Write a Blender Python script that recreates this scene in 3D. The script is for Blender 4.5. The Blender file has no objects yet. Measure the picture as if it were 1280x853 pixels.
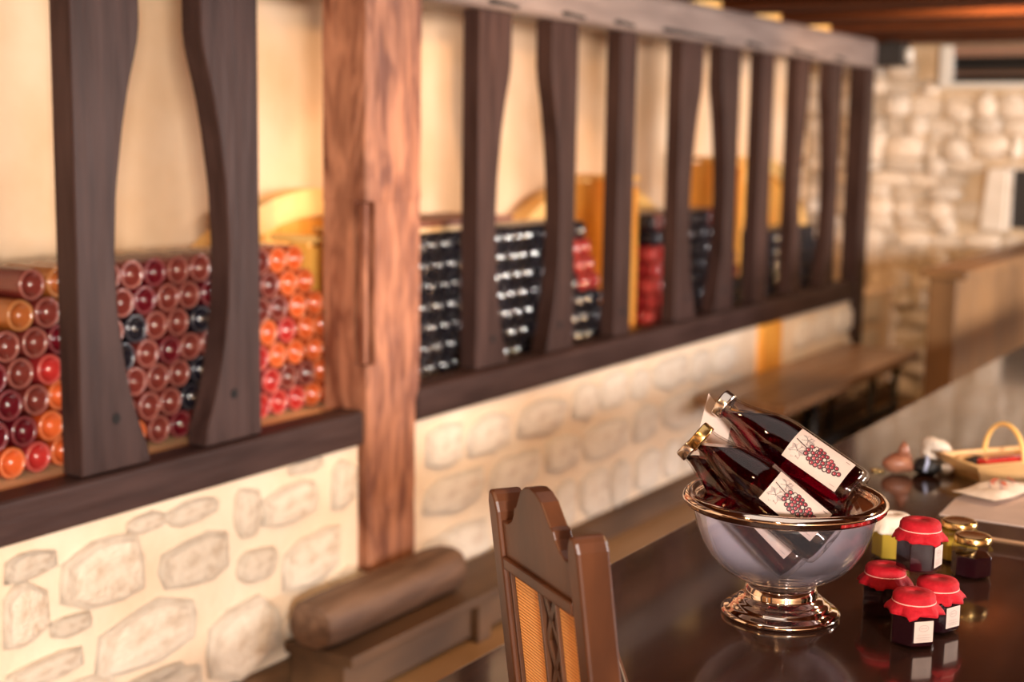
import bpy, bmesh, math, random
from mathutils import Vector, Matrix
from math import sin, cos, pi, radians, sqrt, atan2

sc = bpy.context.scene
col = sc.collection

# ------------------------------------------------------------------ camera
cam_d = bpy.data.cameras.new('camera'); cam = bpy.data.objects.new('camera', cam_d); col.objects.link(cam)
sc.camera = cam
cam_d.sensor_width = 36; cam_d.lens = 50.0
CR = Vector((.852, .5235, .0153)).normalized(); CF = Vector((-.517, .844, -.1434)); CF = (CF - CF.dot(CR) * CR).normalized()
CU = CR.cross(CF)
cam.matrix_world = Matrix(((CR.x, CU.x, -CF.x, 0), (CR.y, CU.y, -CF.y, 0), (CR.z, CU.z, -CF.z, 1.52), (0, 0, 0, 1)))
cam_d.dof.use_dof = True; cam_d.dof.focus_distance = 2.20; cam_d.dof.aperture_fstop = 2.2
cam_d.clip_start = .05

# ------------------------------------------------------------------ world, lights, exposure
w = bpy.data.worlds.new('world'); sc.world = w; w.use_nodes = True
w.node_tree.nodes['Background'].inputs[0].default_value = (1, .72, .48, 1)
w.node_tree.nodes['Background'].inputs[1].default_value = .10
sc.view_settings.view_transform = 'Standard'; sc.view_settings.look = 'None'
sc.view_settings.exposure = .50; sc.view_settings.gamma = 1.0
sc.cycles.max_bounces = 10; sc.cycles.transmission_bounces = 10; sc.cycles.transparent_max_bounces = 10
sc.cycles.caustics_refractive = False; sc.cycles.caustics_reflective = False
sc.cycles.sample_clamp_indirect = 6
sc.cycles.use_denoising = True

def area_light(name, loc, target, sx, sy, power, color):
    l = bpy.data.lights.new(name, 'AREA'); l.shape = 'RECTANGLE'; l.size = sx; l.size_y = sy; l.energy = power; l.color = color
    o = bpy.data.objects.new(name, l); col.objects.link(o); o.location = loc
    o.rotation_euler = (Vector(target) - Vector(loc)).to_track_quat('-Z', 'Y').to_euler()
    return o
def spot_light(name, loc, target, power, color, angle=100, radius=.05):
    l = bpy.data.lights.new(name, 'SPOT'); l.energy = power; l.color = color; l.spot_size = radians(angle); l.spot_blend = .6; l.shadow_soft_size = radius
    o = bpy.data.objects.new(name, l); col.objects.link(o); o.location = loc
    o.rotation_euler = (Vector(target) - Vector(loc)).to_track_quat('-Z', 'Y').to_euler()
    return o
WARM = (1, .60, .30); DAY = (1, .93, .86)
area_light('daylight_window', (3.3, -3.0, 1.75), (-2.5, 4.6, 1.1), .7, .6, 500, DAY)
area_light('side_window', (3.8, 6.3, 1.25), (-2.5, 5.8, .75), 3.6, 1.1, 400, (1, .92, .90))
spot_light('ceiling_spot', (-1.3, 1.0, 2.0), (-2.5, 2.9, .6), 16, WARM, 120)
spot_light('ceiling_spot', (-1.3, 3.6, 2.0), (-2.6, 4.7, .5), 65, WARM, 120)
spot_light('ceiling_spot', (-1.3, 6.0, 2.0), (-2.4, 8.2, 1.0), 62, WARM, 120)
spot_light('ceiling_spot', (.1, 3.6, 2.0), (-.7, 2.4, .8), 40, WARM, 110)
spot_light('ceiling_spot', (-.4, .6, 2.0), (-1.0, 1.9, .9), 22, WARM, 110)

area_light('bowl_fill_light', (-.75, 1.9, 2.05), (-.75, 1.9, 0), 1.0, 1.5, 3, (1, .90, .84))  # unseen soft source, added to give the bowl a bright reflection
for y_ in (3.75, 5.55, 7.2): spot_light('stave_fill_light', (-2.74, y_, 2.0), (-2.93, y_, .9), 6, WARM, 62, .03)  # added fill lights, aimed down to brighten the cask staves

# ------------------------------------------------------------------ helpers
class MB:
    def __init__(s): s.v = []; s.f = []; s.m = []; s.sm = []
    def add(s, vs, fs, mi=0, smooth=False):
        b = len(s.v); s.v += [tuple(v) for v in vs]
        for f in fs: s.f.append(tuple(b + i for i in f)); s.m.append(mi); s.sm.append(smooth)
        return s
    def box(s, x0, x1, y0, y1, z0, z1, mi=0):
        vs = [(x, y, z) for x in (x0, x1) for y in (y0, y1) for z in (z0, z1)]
        return s.add(vs, [(0, 1, 3, 2), (4, 6, 7, 5), (0, 4, 5, 1), (2, 3, 7, 6), (0, 2, 6, 4), (1, 5, 7, 3)], mi)
    def prism(s, pts, ax, a, b, mi=0, smooth=False):
        """outline pts extruded along axis ax from a to b"""
        def P(p, k):
            if ax == 0: return (k, p[0], p[1])
            if ax == 1: return (p[0], k, p[1])
            return (p[0], p[1], k)
        n = len(pts); vs = [P(p, a) for p in pts] + [P(p, b) for p in pts]
        s.add(vs, [tuple(range(n))[::-1], tuple(range(n, 2 * n))], mi)
        b0 = len(s.v) - 2 * n
        for i in range(n):
            j = (i + 1) % n; s.f.append((b0 + i, b0 + j, b0 + n + j, b0 + n + i)); s.m.append(mi); s.sm.append(smooth)
        return s
    def lathe(s, prof, seg=24, mi=0, M=None, wav=None):
        """prof list of (r,z); around z; M matrix"""
        vs = []; n = len(prof)
        for i, (r, z) in enumerate(prof):
            for k in range(seg):
                a = 2 * pi * k / seg; rr = r; zz = z
                if wav: rr, zz = wav(i, r, z, a)
                v = Vector((rr * cos(a), rr * sin(a), zz)); vs.append(tuple(M @ v) if M else tuple(v))
        fs = []
        for i in range(n - 1):
            for k in range(seg):
                k2 = (k + 1) % seg; fs.append((i * seg + k, i * seg + k2, (i + 1) * seg + k2, (i + 1) * seg + k))
        s.add(vs, fs, mi, True)
        b0 = len(s.v) - len(vs)
        if prof[0][0] > 1e-4: s.f.append(tuple(b0 + k for k in range(seg))[::-1]); s.m.append(mi); s.sm.append(False)
        if prof[-1][0] > 1e-4: s.f.append(tuple(b0 + (n - 1) * seg + k for k in range(seg))); s.m.append(mi); s.sm.append(False)
        return s
    def tube(s, path, r, seg=8, mi=0, closed=False):
        pts = [Vector(p) for p in path]; n = len(pts); vs = []; up = Vector((0, 0, 1))
        rr = r if isinstance(r, (list, tuple)) else [r] * n
        prev = None
        for i, p in enumerate(pts):
            if closed: d = pts[(i + 1) % n] - pts[i - 1]
            else: d = pts[min(i + 1, n - 1)] - pts[max(i - 1, 0)]
            d.normalize()
            if prev is None:
                a = d.cross(up); 
                if a.length < .1: a = d.cross(Vector((1, 0, 0)))
            else: a = prev - prev.dot(d) * d
            a.normalize(); prev = a; b = d.cross(a)
            for k in range(seg):
                t = 2 * pi * k / seg; vs.append(tuple(p + (a * cos(t) + b * sin(t)) * rr[i]))
        fs = []
        for i in range(n if closed else n - 1):
            i2 = (i + 1) % n
            for k in range(seg):
                k2 = (k + 1) % seg; fs.append((i * seg + k, i * seg + k2, i2 * seg + k2, i2 * seg + k))
        s.add(vs, fs, mi, True)
        if not closed:
            b0 = len(s.v) - len(vs)
            s.f.append(tuple(b0 + k for k in range(seg))[::-1]); s.f.append(tuple(b0 + (n - 1) * seg + k for k in range(seg))); s.m += [mi, mi]; s.sm += [False, False]
        return s
    def mesh(s, name, mats, fix=True):
        me = bpy.data.meshes.new(name); me.from_pydata(s.v, [], s.f)
        for m in (mats if isinstance(mats, (list, tuple)) else [mats]): me.materials.append(m)
        me.polygons.foreach_set('material_index', s.m); me.polygons.foreach_set('use_smooth', s.sm)
        if fix:
            bm = bmesh.new(); bm.from_mesh(me); bmesh.ops.remove_doubles(bm, verts=bm.verts, dist=1e-5)
            bmesh.ops.recalc_face_normals(bm, faces=bm.faces); bm.to_mesh(me); bm.free()
        me.update(); return me
    def build(s, name, mats, parent=None, bevel=0, sub=0, fix=True, loc=None):
        o = bpy.data.objects.new(name, s.mesh(name, mats, fix)); col.objects.link(o)
        if parent: o.parent = parent
        if loc: o.location = loc
        if bevel:
            b = o.modifiers.new('bevel', 'BEVEL'); b.width = bevel; b.segments = 2; b.limit_method = 'ANGLE'; b.angle_limit = radians(40)
        if sub:
            b = o.modifiers.new('sub', 'SUBSURF'); b.levels = sub; b.render_levels = sub
        return o
def tag(o, label, cat, group=None, kind=None):
    if label: o['label'] = label
    if cat: o['category'] = cat
    if group: o['group'] = group
    if kind: o['kind'] = kind
    return o
def empty(name, loc=(0, 0, 0), rz=0, label=None, cat=None, group=None):
    o = bpy.data.objects.new(name, None); col.objects.link(o); o.location = loc; o.rotation_euler = (0, 0, rz); o.empty_display_size = .05
    return tag(o, label, cat, group)
def struct(o): o['kind'] = 'structure'; return o
def link(name, me, parent, loc=(0, 0, 0), rot=(0, 0, 0), scale=(1, 1, 1)):
    o = bpy.data.objects.new(name, me); col.objects.link(o); o.parent = parent; o.location = loc; o.rotation_euler = rot; o.scale = scale
    return o
def copy_tree(o, parent=None):
    c = o.copy(); col.objects.link(c)
    if parent: c.parent = parent
    for ch in list(o.children): copy_tree(ch, c)
    return c

# ------------------------------------------------------------------ materials
def mat(name, color, rough=.5, metal=0, **kw):
    m = bpy.data.materials.new(name); m.use_nodes = True; nt = m.node_tree; p = nt.nodes['Principled BSDF']
    c = tuple(color) + (1,)
    p.inputs['Base Color'].default_value = c; p.inputs['Roughness'].default_value = rough; p.inputs['Metallic'].default_value = metal
    names = dict(trans='Transmission Weight', ior='IOR', coat='Coat Weight', coatr='Coat Roughness', sheen='Sheen Weight', sss='Subsurface Weight', spec='Specular IOR Level')
    for k, v in kw.items():
        if k in names: p.inputs[names[k]].default_value = v
    return m
def noisy(m, c2, scale=6, stretch=(1, 1, 1), detail=6, lo=.35, hi=.65, bump=0, bscale=None, rnd=0, rough2=None, dist=0):
    """colour mottling between base colour and c2, plus fine relief"""
    nt = m.node_tree; N = nt.nodes; L = nt.links; p = N['Principled BSDF']; c1 = tuple(p.inputs['Base Color'].default_value)
    tc = N.new('ShaderNodeTexCoord'); mp = N.new('ShaderNodeMapping'); mp.inputs['Scale'].default_value = stretch
    L.new(tc.outputs['Object'], mp.inputs['Vector'])
    nz = N.new('ShaderNodeTexNoise'); nz.inputs['Scale'].default_value = scale; nz.inputs['Detail'].default_value = detail; nz.inputs['Distortion'].default_value = dist
    L.new(mp.outputs[0], nz.inputs['Vector'])
    rp = N.new('ShaderNodeValToRGB'); rp.color_ramp.elements[0].position = lo; rp.color_ramp.elements[1].position = hi
    rp.color_ramp.elements[0].color = c1; rp.color_ramp.elements[1].color = tuple(c2) + (1,)
    L.new(nz.outputs['Fac'], rp.inputs[0]); out = rp.outputs[0]
    if rnd:
        oi = N.new('ShaderNodeObjectInfo'); hs = N.new('ShaderNodeHueSaturation'); mr = N.new('ShaderNodeMapRange')
        mr.inputs['To Min'].default_value = 1 - rnd; mr.inputs['To Max'].default_value = 1 + rnd
        L.new(oi.outputs['Random'], mr.inputs['Value']); L.new(mr.outputs[0], hs.inputs['Value']); L.new(out, hs.inputs['Color']); out = hs.outputs[0]
    L.new(out, p.inputs['Base Color'])
    if rough2 is not None:
        mr = N.new('ShaderNodeMapRange'); mr.inputs['To Min'].default_value = p.inputs['Roughness'].default_value; mr.inputs['To Max'].default_value = rough2
        L.new(nz.outputs['Fac'], mr.inputs['Value']); L.new(mr.outputs[0], p.inputs['Roughness'])
    if bump:
        b = N.new('ShaderNodeBump'); b.inputs['Strength'].default_value = bump; b.inputs['Distance'].default_value = .01
        if bscale:
            n2 = N.new('ShaderNodeTexNoise'); n2.inputs['Scale'].default_value = bscale; n2.inputs['Detail'].default_value = 8; L.new(mp.outputs[0], n2.inputs['Vector']); L.new(n2.outputs['Fac'], b.inputs['Height'])
        else: L.new(nz.outputs['Fac'], b.inputs['Height'])
        L.new(b.outputs[0], p.inputs['Normal'])
    return m
def glassy(name, color, rough=.08, transl=.35, tcol=None):
    """thick coloured bottle glass seen end on: gloss, tint and some light let through"""
    m = mat(name, color, rough, coat=1.0, coatr=.10); nt = m.node_tree; N = nt.nodes; L = nt.links
    tr = N.new('ShaderNodeBsdfTranslucent'); tr.inputs[0].default_value = tuple(tcol or color) + (1,)
    mx = N.new('ShaderNodeMixShader'); mx.inputs[0].default_value = transl
    L.new(N['Principled BSDF'].outputs[0], mx.inputs[1]); L.new(tr.outputs[0], mx.inputs[2]); L.new(mx.outputs[0], N['Material Output'].inputs[0])
    return m
M = {}
M['plaster'] = noisy(mat('plaster', (.70, .46, .26), .85), (.80, .58, .38), 3, detail=5, bump=.25, bscale=18)
M['mortar'] = noisy(mat('mortar', (.78, .61, .44), .9), (.84, .70, .54), 5, bump=.5, bscale=30)
M['stone'] = noisy(mat('stone', (.64, .51, .38), .9), (.83, .72, .58), 5, lo=.30, hi=.55, bump=.9, bscale=16, rnd=.09)
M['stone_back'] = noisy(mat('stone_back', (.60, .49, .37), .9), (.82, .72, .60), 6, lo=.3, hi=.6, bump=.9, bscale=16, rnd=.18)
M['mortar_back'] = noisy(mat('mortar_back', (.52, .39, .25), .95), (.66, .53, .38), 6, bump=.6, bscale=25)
M['dark_timber'] = noisy(mat('dark_timber', (.026, .013, .011), .45, spec=.12), (.055, .030, .026), 9, (3, 3, .35), lo=.3, hi=.7, bump=.25, bscale=14, rnd=.1)
M['dark_timber_h'] = noisy(mat('dark_timber_h', (.026, .013, .011), .45, spec=.12), (.055, .030, .026), 9, (3, .35, 3), lo=.3, hi=.7, bump=.25, bscale=14, rnd=.1)
M['grey_timber'] = noisy(mat('grey_timber', (.13, .095, .085), .5, spec=.7), (.22, .17, .15), 7, (2, .4, 3), lo=.3, hi=.7, bump=.3, bscale=12)
M['oak'] = noisy(mat('oak', (.15, .045, .020), .6), (.45, .19, .10), 7, (3, 3, .7), lo=.36, hi=.66, bump=.7, bscale=11, dist=.8)
M['beech'] = noisy(mat('beech', (.62, .40, .20), .6), (.72, .50, .28), 9, (1, .2, 1), bump=.1)
M['cask'] = noisy(mat('cask', (.84, .34, .045), .5), (.93, .50, .10), 6, (2, 2, .4), bump=.15, rnd=.1)
M['cask_rim'] = noisy(mat('cask_rim', (.86, .48, .13), .5), (.92, .60, .22), 6, bump=.1)
M['lid_board'] = noisy(mat('lid_board', (.13, .04, .03), .6), (.22, .08, .05), 8, (1, .4, 1), bump=.2)
M['skirting'] = noisy(mat('skirting', (.055, .025, .009), .6), (.115, .055, .022), 6, (1, .3, 1), bump=.2)
M['floor'] = noisy(mat('floor', (.22, .115, .045), .45), (.31, .175, .08), 2.2, detail=5, bump=.1, bscale=20)
M['ceil'] = noisy(mat('ceil', (.075, .024, .009), .8, spec=.05), (.13, .045, .017), 6, (2, .4, 1), bump=.2, rnd=.15)
M['joist'] = noisy(mat('joist', (.060, .019, .008), .8, spec=.05), (.11, .036, .014), 6, (.4, 2, 2), bump=.2, rnd=.1)
M['table'] = noisy(mat('table', (.022, .009, .006), .10, coat=.5, coatr=.06), (.060, .022, .013), 5, (3, .35, 1), lo=.3, hi=.75, bump=.06, bscale=3.5, dist=.7, rough2=.22)
M['chair'] = noisy(mat('chair', (.036, .010, .003), .38, spec=.35), (.085, .026, .008), 7, (2, 2, .5), bump=.08)
M['chair_edge'] = noisy(mat('chair_edge', (.04, .014, .006), .35), (.08, .03, .012), 7, bump=.08)
M['log'] = noisy(mat('log', (.075, .035, .018), .6), (.20, .11, .065), 7, (3, .4, 3), bump=.6, bscale=14)
M['bench'] = noisy(mat('bench', (.20, .105, .05), .35), (.33, .19, .10), 5, (3, .4, 1), bump=.1)
M['counter'] = noisy(mat('counter', (.13, .060, .018), .5), (.24, .12, .042), 4, (1, 1, .5), bump=.2)
M['black_metal'] = mat('black_metal', (.012, .010, .009), .45, .6)
M['black'] = mat('black', (.010, .008, .008), .5)
M['hole'] = mat('hole', (.006, .004, .004), .9)
M['white_paint'] = mat('white_paint', (.62, .60, .55), .5)
M['pinkish_frame'] = mat('pinkish_frame', (.22, .12, .08), .5)
M['silver'] = noisy(mat('silver', (.90, .74, .62), .07, 1.0), (.95, .82, .70), 6)
def glass(name, color, rough=0.0, ior=1.45):
    m = bpy.data.materials.new(name); m.use_nodes = True; nt = m.node_tree; nt.nodes.remove(nt.nodes['Principled BSDF'])
    g = nt.nodes.new('ShaderNodeBsdfGlass'); g.inputs['Color'].default_value = tuple(color) + (1,); g.inputs['Roughness'].default_value = rough; g.inputs['IOR'].default_value = ior
    nt.links.new(g.outputs[0], nt.nodes['Material Output'].inputs[0]); return m
def thin_glass(name, color, ior=1.5, haze=.04, hcol=(.9, .88, .95)):
    m = bpy.data.materials.new(name); m.use_nodes = True; nt = m.node_tree; N = nt.nodes; L = nt.links; N.remove(N['Principled BSDF'])
    t = N.new('ShaderNodeBsdfTransparent'); t.inputs[0].default_value = tuple(color) + (1,); g = N.new('ShaderNodeBsdfGlossy'); g.inputs['Roughness'].default_value = .025
    lw = N.new('ShaderNodeLayerWeight'); lw.inputs[0].default_value = .5; pw = N.new('ShaderNodeMath'); pw.operation = 'POWER'; pw.inputs[1].default_value = 4; L.new(lw.outputs['Facing'], pw.inputs[0])
    r0 = ((ior - 1) / (ior + 1)) ** 2; f = N.new('ShaderNodeMath'); f.operation = 'MULTIPLY_ADD'; f.inputs[1].default_value = .9 - r0; f.inputs[2].default_value = r0; L.new(pw.outputs[0], f.inputs[0]); a = N.new('ShaderNodeMixShader'); L.new(f.outputs[0], a.inputs[0]); L.new(t.outputs[0], a.inputs[1]); L.new(g.outputs[0], a.inputs[2])
    d = N.new('ShaderNodeBsdfDiffuse'); d.inputs[0].default_value = tuple(hcol) + (1,); b = N.new('ShaderNodeMixShader'); b.inputs[0].default_value = haze
    L.new(a.outputs[0], b.inputs[1]); L.new(d.outputs[0], b.inputs[2]); L.new(b.outputs[0], N['Material Output'].inputs[0]); return m
M['bowl_glass'] = thin_glass('bowl_glass', (.97, .96, .98), 1.45, .012)
M['clear_glass'] = thin_glass('clear_glass', (.98, .95, .93), 1.38, .0)
M['wine'] = mat('wine', (.17, .0, .012), .03, trans=.985, ior=1.33)
M['gold'] = mat('gold', (.72, .47, .18), .22, 1.0)
M['silver_cap'] = mat('silver_cap', (.75, .66, .58), .2, 1.0)
M['paper'] = noisy(mat('paper', (.50, .37, .31), .7), (.57, .43, .36), 12)
M['print_grey'] = mat('print_grey', (.33, .26, .23), .7)
M['print_mid'] = mat('print_mid', (.50, .41, .35), .7)
M['print_dark'] = mat('print_dark', (.035, .02, .02), .7)
M['print_red'] = mat('print_red', (.26, .012, .025), .6)
M['print_rose'] = mat('print_rose', (.38, .05, .06), .6)
M['jam'] = mat('jam', (.012, .002, .004), .08, coat=.8)
M['honey'] = mat('honey', (.52, .36, .05), .08, trans=.3, ior=1.2)
M['red_cloth'] = noisy(mat('red_cloth', (.36, .002, .008), .75, spec=.3), (.45, .004, .012), 60, bump=.2, bscale=160)
M['pale_cloth'] = noisy(mat('pale_cloth', (.72, .58, .46), .7), (.80, .66, .54), 50, bump=.2)
M['band'] = mat('band', (.80, .35, .28), .5)
M['basket'] = noisy(mat('basket', (.58, .31, .11), .5), (.70, .42, .18), 8, (.4, 2, 2), bump=.2)
M['gloss_red'] = mat('gloss_red', (.62, .03, .025), .18, coat=.5)
M['tray'] = noisy(mat('tray', (.045, .022, .014), .2, coat=.4), (.08, .04, .026), 6)
M['tray_edge'] = mat('tray_edge', (.40, .22, .12), .3)
M['print_orange'] = mat('print_orange', (.72, .17, .09), .7)
M['brown_skin'] = noisy(mat('brown_skin', (.20, .06, .03), .4), (.34, .14, .08), 14, bump=.3)
M['wool'] = noisy(mat('wool', (.68, .54, .42), .9), (.78, .66, .55), 30, bump=.9, bscale=60)
M['blue_trim'] = mat('blue_trim', (.42, .47, .66), .5)
def cane():
    m = mat('cane', (.78, .34, .10), .5); nt = m.node_tree; N = nt.nodes; L = nt.links; p = N['Principled BSDF']
    tc = N.new('ShaderNodeTexCoord'); wv = N.new('ShaderNodeTexWave'); wv.bands_direction = 'Z'; wv.inputs['Scale'].default_value = 62; wv.inputs['Distortion'].default_value = .8; wv.inputs['Detail'].default_value = 2; wv.inputs['Detail Scale'].default_value = 3
    L.new(tc.outputs['Object'], wv.inputs['Vector'])
    rp = N.new('ShaderNodeValToRGB'); rp.color_ramp.elements[0].color = (.66, .25, .06, 1); rp.color_ramp.elements[1].color = (.95, .47, .15, 1)
    L.new(wv.outputs['Fac'], rp.inputs[0]); L.new(rp.outputs[0], p.inputs['Base Color'])
    b = N.new('ShaderNodeBump'); b.inputs['Strength'].default_value = .5; b.inputs['Distance'].default_value = .004; L.new(wv.outputs['Fac'], b.inputs['Height']); L.new(b.outputs[0], p.inputs['Normal'])
    return m
M['cane'] = cane()
BOT = dict(b_clear=((.20, .035, .025), (.50, .20, .16), (.14, .02, .015)), b_amber=((.42, .12, .03), (.60, .30, .12), (.34, .10, .02)), b_deep=((.13, .006, .012), (.34, .10, .10), (.09, .004, .008)),
           b_orange=((.80, .15, .035), (.80, .28, .12), (.40, .05, .01)), b_red=((.55, .035, .03), (.72, .20, .16), (.28, .02, .02)), b_dark=((.012, .010, .015), (.06, .06, .075), (.008, .007, .010)))
for k, (c1, c2, c3) in BOT.items():
    M[k + '_punt'] = glassy(k + '_punt', c1, .17, .30 if k != 'b_dark' else .05, c1); c2 = tuple((a + b) / 2 for a, b in zip(c1, c2)); M[k + '_ring'] = glassy(k + '_ring', c2, .12, .2, c2); M[k + '_body'] = glassy(k + '_body', c3, .10, .25 if k != 'b_dark' else .05, c3)

# ------------------------------------------------------------------ the setting
WX = -2.45                      # face of the timber screen and the low stone wall
NX = -3.05                      # plaster at the back of the niche
YB = 8.4; YF = -3.5; XR = 3.9; ZC = 2.2
struct(MB().box(NX - .2, XR + .1, YF - .1, YB + .2, -.1, 0).build('floor', M['floor']))
struct(MB().box(NX - .2, NX, YF, YB, 0, ZC).build('wall_left', M['plaster']))
struct(MB().box(NX, -2.578, 3.170, 3.428, 0, .66).build('wall_core', M['mortar'])); struct(MB().box(-2.578, WX, 3.170, 3.428, 0, .246).build('wall_foot', M['mortar']))
lower2 = struct(MB().box(NX, WX, 3.428, YB, 0, .66).build('wall_lower', M['mortar']))
lower = struct(MB().box(NX, WX, YF, 3.170, 0, .66).build('wall_lower', M['mortar']))
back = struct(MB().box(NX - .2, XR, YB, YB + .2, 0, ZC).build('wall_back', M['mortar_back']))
struct(MB().box(XR, XR + .1, YF, YB, 0, ZC).build('wall_right', M['plaster']))
struct(MB().box(NX - .2, XR, YF - .1, YF, 0, ZC).build('wall_front', M['plaster']))
ceiling = struct(MB().box(NX - .2, XR + .1, YF - .1, YB + .2, ZC + .03, ZC + .13).build('ceiling', M['joist']))
rng = random.Random(5)
bm_ = MB().box(-.077, .077, (YF), (YB), 0, .028).mesh('ceiling_board', M['ceil'])
x = NX + .08
while x < XR: link('ceiling_board', bm_, ceiling, (x, 0, ZC)); x += .16
jm = MB().box(NX, XR, -.16, .16, 0, .14).mesh('joist', M['joist'])
y = -3.0
im_ = MB().box(WX - .12, WX - .01, .163, .517, 0, .138).mesh('infill_block', M['cask_rim'])
while y < YB - .1:
    link('joist', jm, ceiling, (0, y, 2.06))
    if y > 3 and y < 7.0: link('infill_block', im_, ceiling, (0, y, 2.061))
    y += .68
struct(MB().prism([(WX, 0), (WX + .035, 0), (WX + .035, .085), (WX + .02, .10), (WX, .10)], 1, YF, YB).build('baseboard_left', M['skirting']))
struct(MB().box(NX, WX - .066, 1.2, 7.7, .66, .7305).build('trim_1', M['beech']))     # pale plank that carries the bottles

# stones
def stone_mesh(i, m, n=10):
    r = random.Random(100 + i); e = r.uniform(3.2, 8.0); ring = []
    for k in range(n):
        a = 2 * pi * (k + r.uniform(-.25, .25)) / n; c, s_ = cos(a), sin(a)
        rad = .5 / ((abs(c) ** e + abs(s_) ** e) ** (1 / e)) * r.uniform(.86, 1.04); ring.append((rad * c, rad * s_))
    mb = MB(); vs = []
    for (f, h) in ((1.06, -.6), (1.0, .45), (.80, r.uniform(.85, 1.0))):
        for (a, b) in ring: vs.append((h if f > .9 else h * r.uniform(.85, 1.1), a * f, b * f))
    vs.append((1.0, r.uniform(-.1, .1), r.uniform(-.1, .1))); fs = []
    for j in range(2):
        for k in range(n): k2 = (k + 1) % n; fs.append((j * n + k, j * n + k2, (j + 1) * n + k2, (j + 1) * n + k))
    for k in range(n): fs.append((2 * n + k, 2 * n + (k + 1) % n, 3 * n))
    mb.add(vs, fs, 0, True); return mb.mesh('stone', m)
SM = [stone_mesh(i, M['stone']) for i in range(14)]
M['stone_pale'] = noisy(mat('stone_pale', (.68, .56, .45), .9), (.84, .75, .63), 5, lo=.28, hi=.52, bump=.9, bscale=16, rnd=.06)
SP = [stone_mesh(70 + i, M['stone_pale']) for i in range(14)]
SB = [stone_mesh(40 + i, M['stone_back']) for i in range(14)]
near = [(2.007,.578,.149,.066),(2.207,.512,.257,.168),(2.345,.596,.125,.049),(2.5,.59,.187,.065),(2.699,.543,.095,.138),(2.87,.528,.235,.119),
(2.514,.46,.256,.135),(2.735,.394,.152,.093),(2.962,.353,.26,.155),(1.989,.471,.129,.15),(2.112,.412,.120,.052),(2.344,.318,.34,.165),
(2.68,.204,.29,.215),(2.042,.331,.225,.062),(2.899,.16,.11,.132),(3.099,.536,.115,.15),(2.939,.618,.158,.035),(1.86,.30,.16,.12),(2.1,.21,.28,.15),
(2.42,.155,.22,.10),(1.80,.45,.2,.13),(1.82,.58,.16,.09),(2.36,.21,.2,.03),(3.10,.22,.14,.15)]
def put_stone(y, z, wy, hz, proud=.02):
    link('stone', (SM if y < 3.2 else SP)[rng.randrange(14)], lower if y < 3.2 else lower2, (WX, y, z), (rng.choice((0, pi)) if False else 0, 0, 0), (proud * rng.uniform(.7, 1.2), wy * .98, hz * .98))
for s_ in near: put_stone(*s_, proud=.024)
zc = .10
for hgt in (.20, .17, .165):
    y = 3.44 + rng.uniform(0, .06)
    while y < YB - .1:
        wd = rng.uniform(.18, .42); h2 = hgt * rng.uniform(.80, .95)
        if y + wd > YB: break
        if not (y < 6.50 and y + wd > 6.15): put_stone(y + wd / 2, zc + hgt / 2 + rng.uniform(-.01, .01), wd * .93, h2)
        y += wd
    zc += hgt + .002
MB().box(WX, WX + .03, 6.20, 6.44, .05, .66).build('wooden_stud', M['cask'], lower2)['label'] = 'orange-brown timber set upright in the stone'
# back wall stones
cnt = 0; z = .02; extra = MB()
while z < 1.98:
    hgt = rng.uniform(.07, .13); x = NX + rng.uniform(0, .05)
    while x < 3.6:
        wd = rng.uniform(.07, .25)
        if x > -.9: wd *= 1.8
        xc_, zc2 = x + wd / 2, z + hgt / 2; inac = (-2.27 < xc_ + .04 and xc_ - .04 < -1.61 and zc2 > 1.79)
        inslab = (-1.99 < xc_ + .03 and xc_ - .03 < -1.47 and 1.0 < zc2 < 1.40)
        if not inac and not inslab:
            hh = hgt * rng.uniform(.75, 1.0)
            if x < -.9:
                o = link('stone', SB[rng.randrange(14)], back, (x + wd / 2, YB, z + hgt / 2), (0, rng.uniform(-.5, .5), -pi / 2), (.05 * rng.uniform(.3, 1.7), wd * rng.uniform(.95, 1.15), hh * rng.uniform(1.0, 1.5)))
                cnt += 1
            else:
                me = SB[rng.randrange(14)]; Mx = Matrix.Translation((x + wd / 2, YB, z + hgt / 2)) @ Matrix.Rotation(-pi / 2, 4, 'Z') @ Matrix.Diagonal((.035, wd * .94, hh, 1))
                extra.add([Mx @ v.co for v in me.vertices], [tuple(p.vertices) for p in me.polygons], 0, True)
        x += wd + .004
    z += hgt + .003
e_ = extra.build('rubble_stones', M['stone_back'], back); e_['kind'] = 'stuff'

# ------------------------------------------------------------------ timber screen
screen = empty('timber_screen', (WX, 4.4, 0), 0, 'dark timber screen of shaped uprights in front of the bottle niche', 'screen')
PW = [(1.905, .205), (1.757, .200), (1.70, .192), (1.666, .178), (1.60, .160), (1.522, .143), (1.379, .120), (1.235, .112), (1.088, .118), (.955, .140), (.89, .158), (.836, .176), (.78, .200), (.745, .208)]
def wid(z, k=1):
    for (z1, w1), (z0, w0) in zip(PW, PW[1:]):
        if z0 <= z <= z1: return k * (w0 + (w1 - w0) * (z - z0) / (z1 - z0))
    return k * .2
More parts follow.
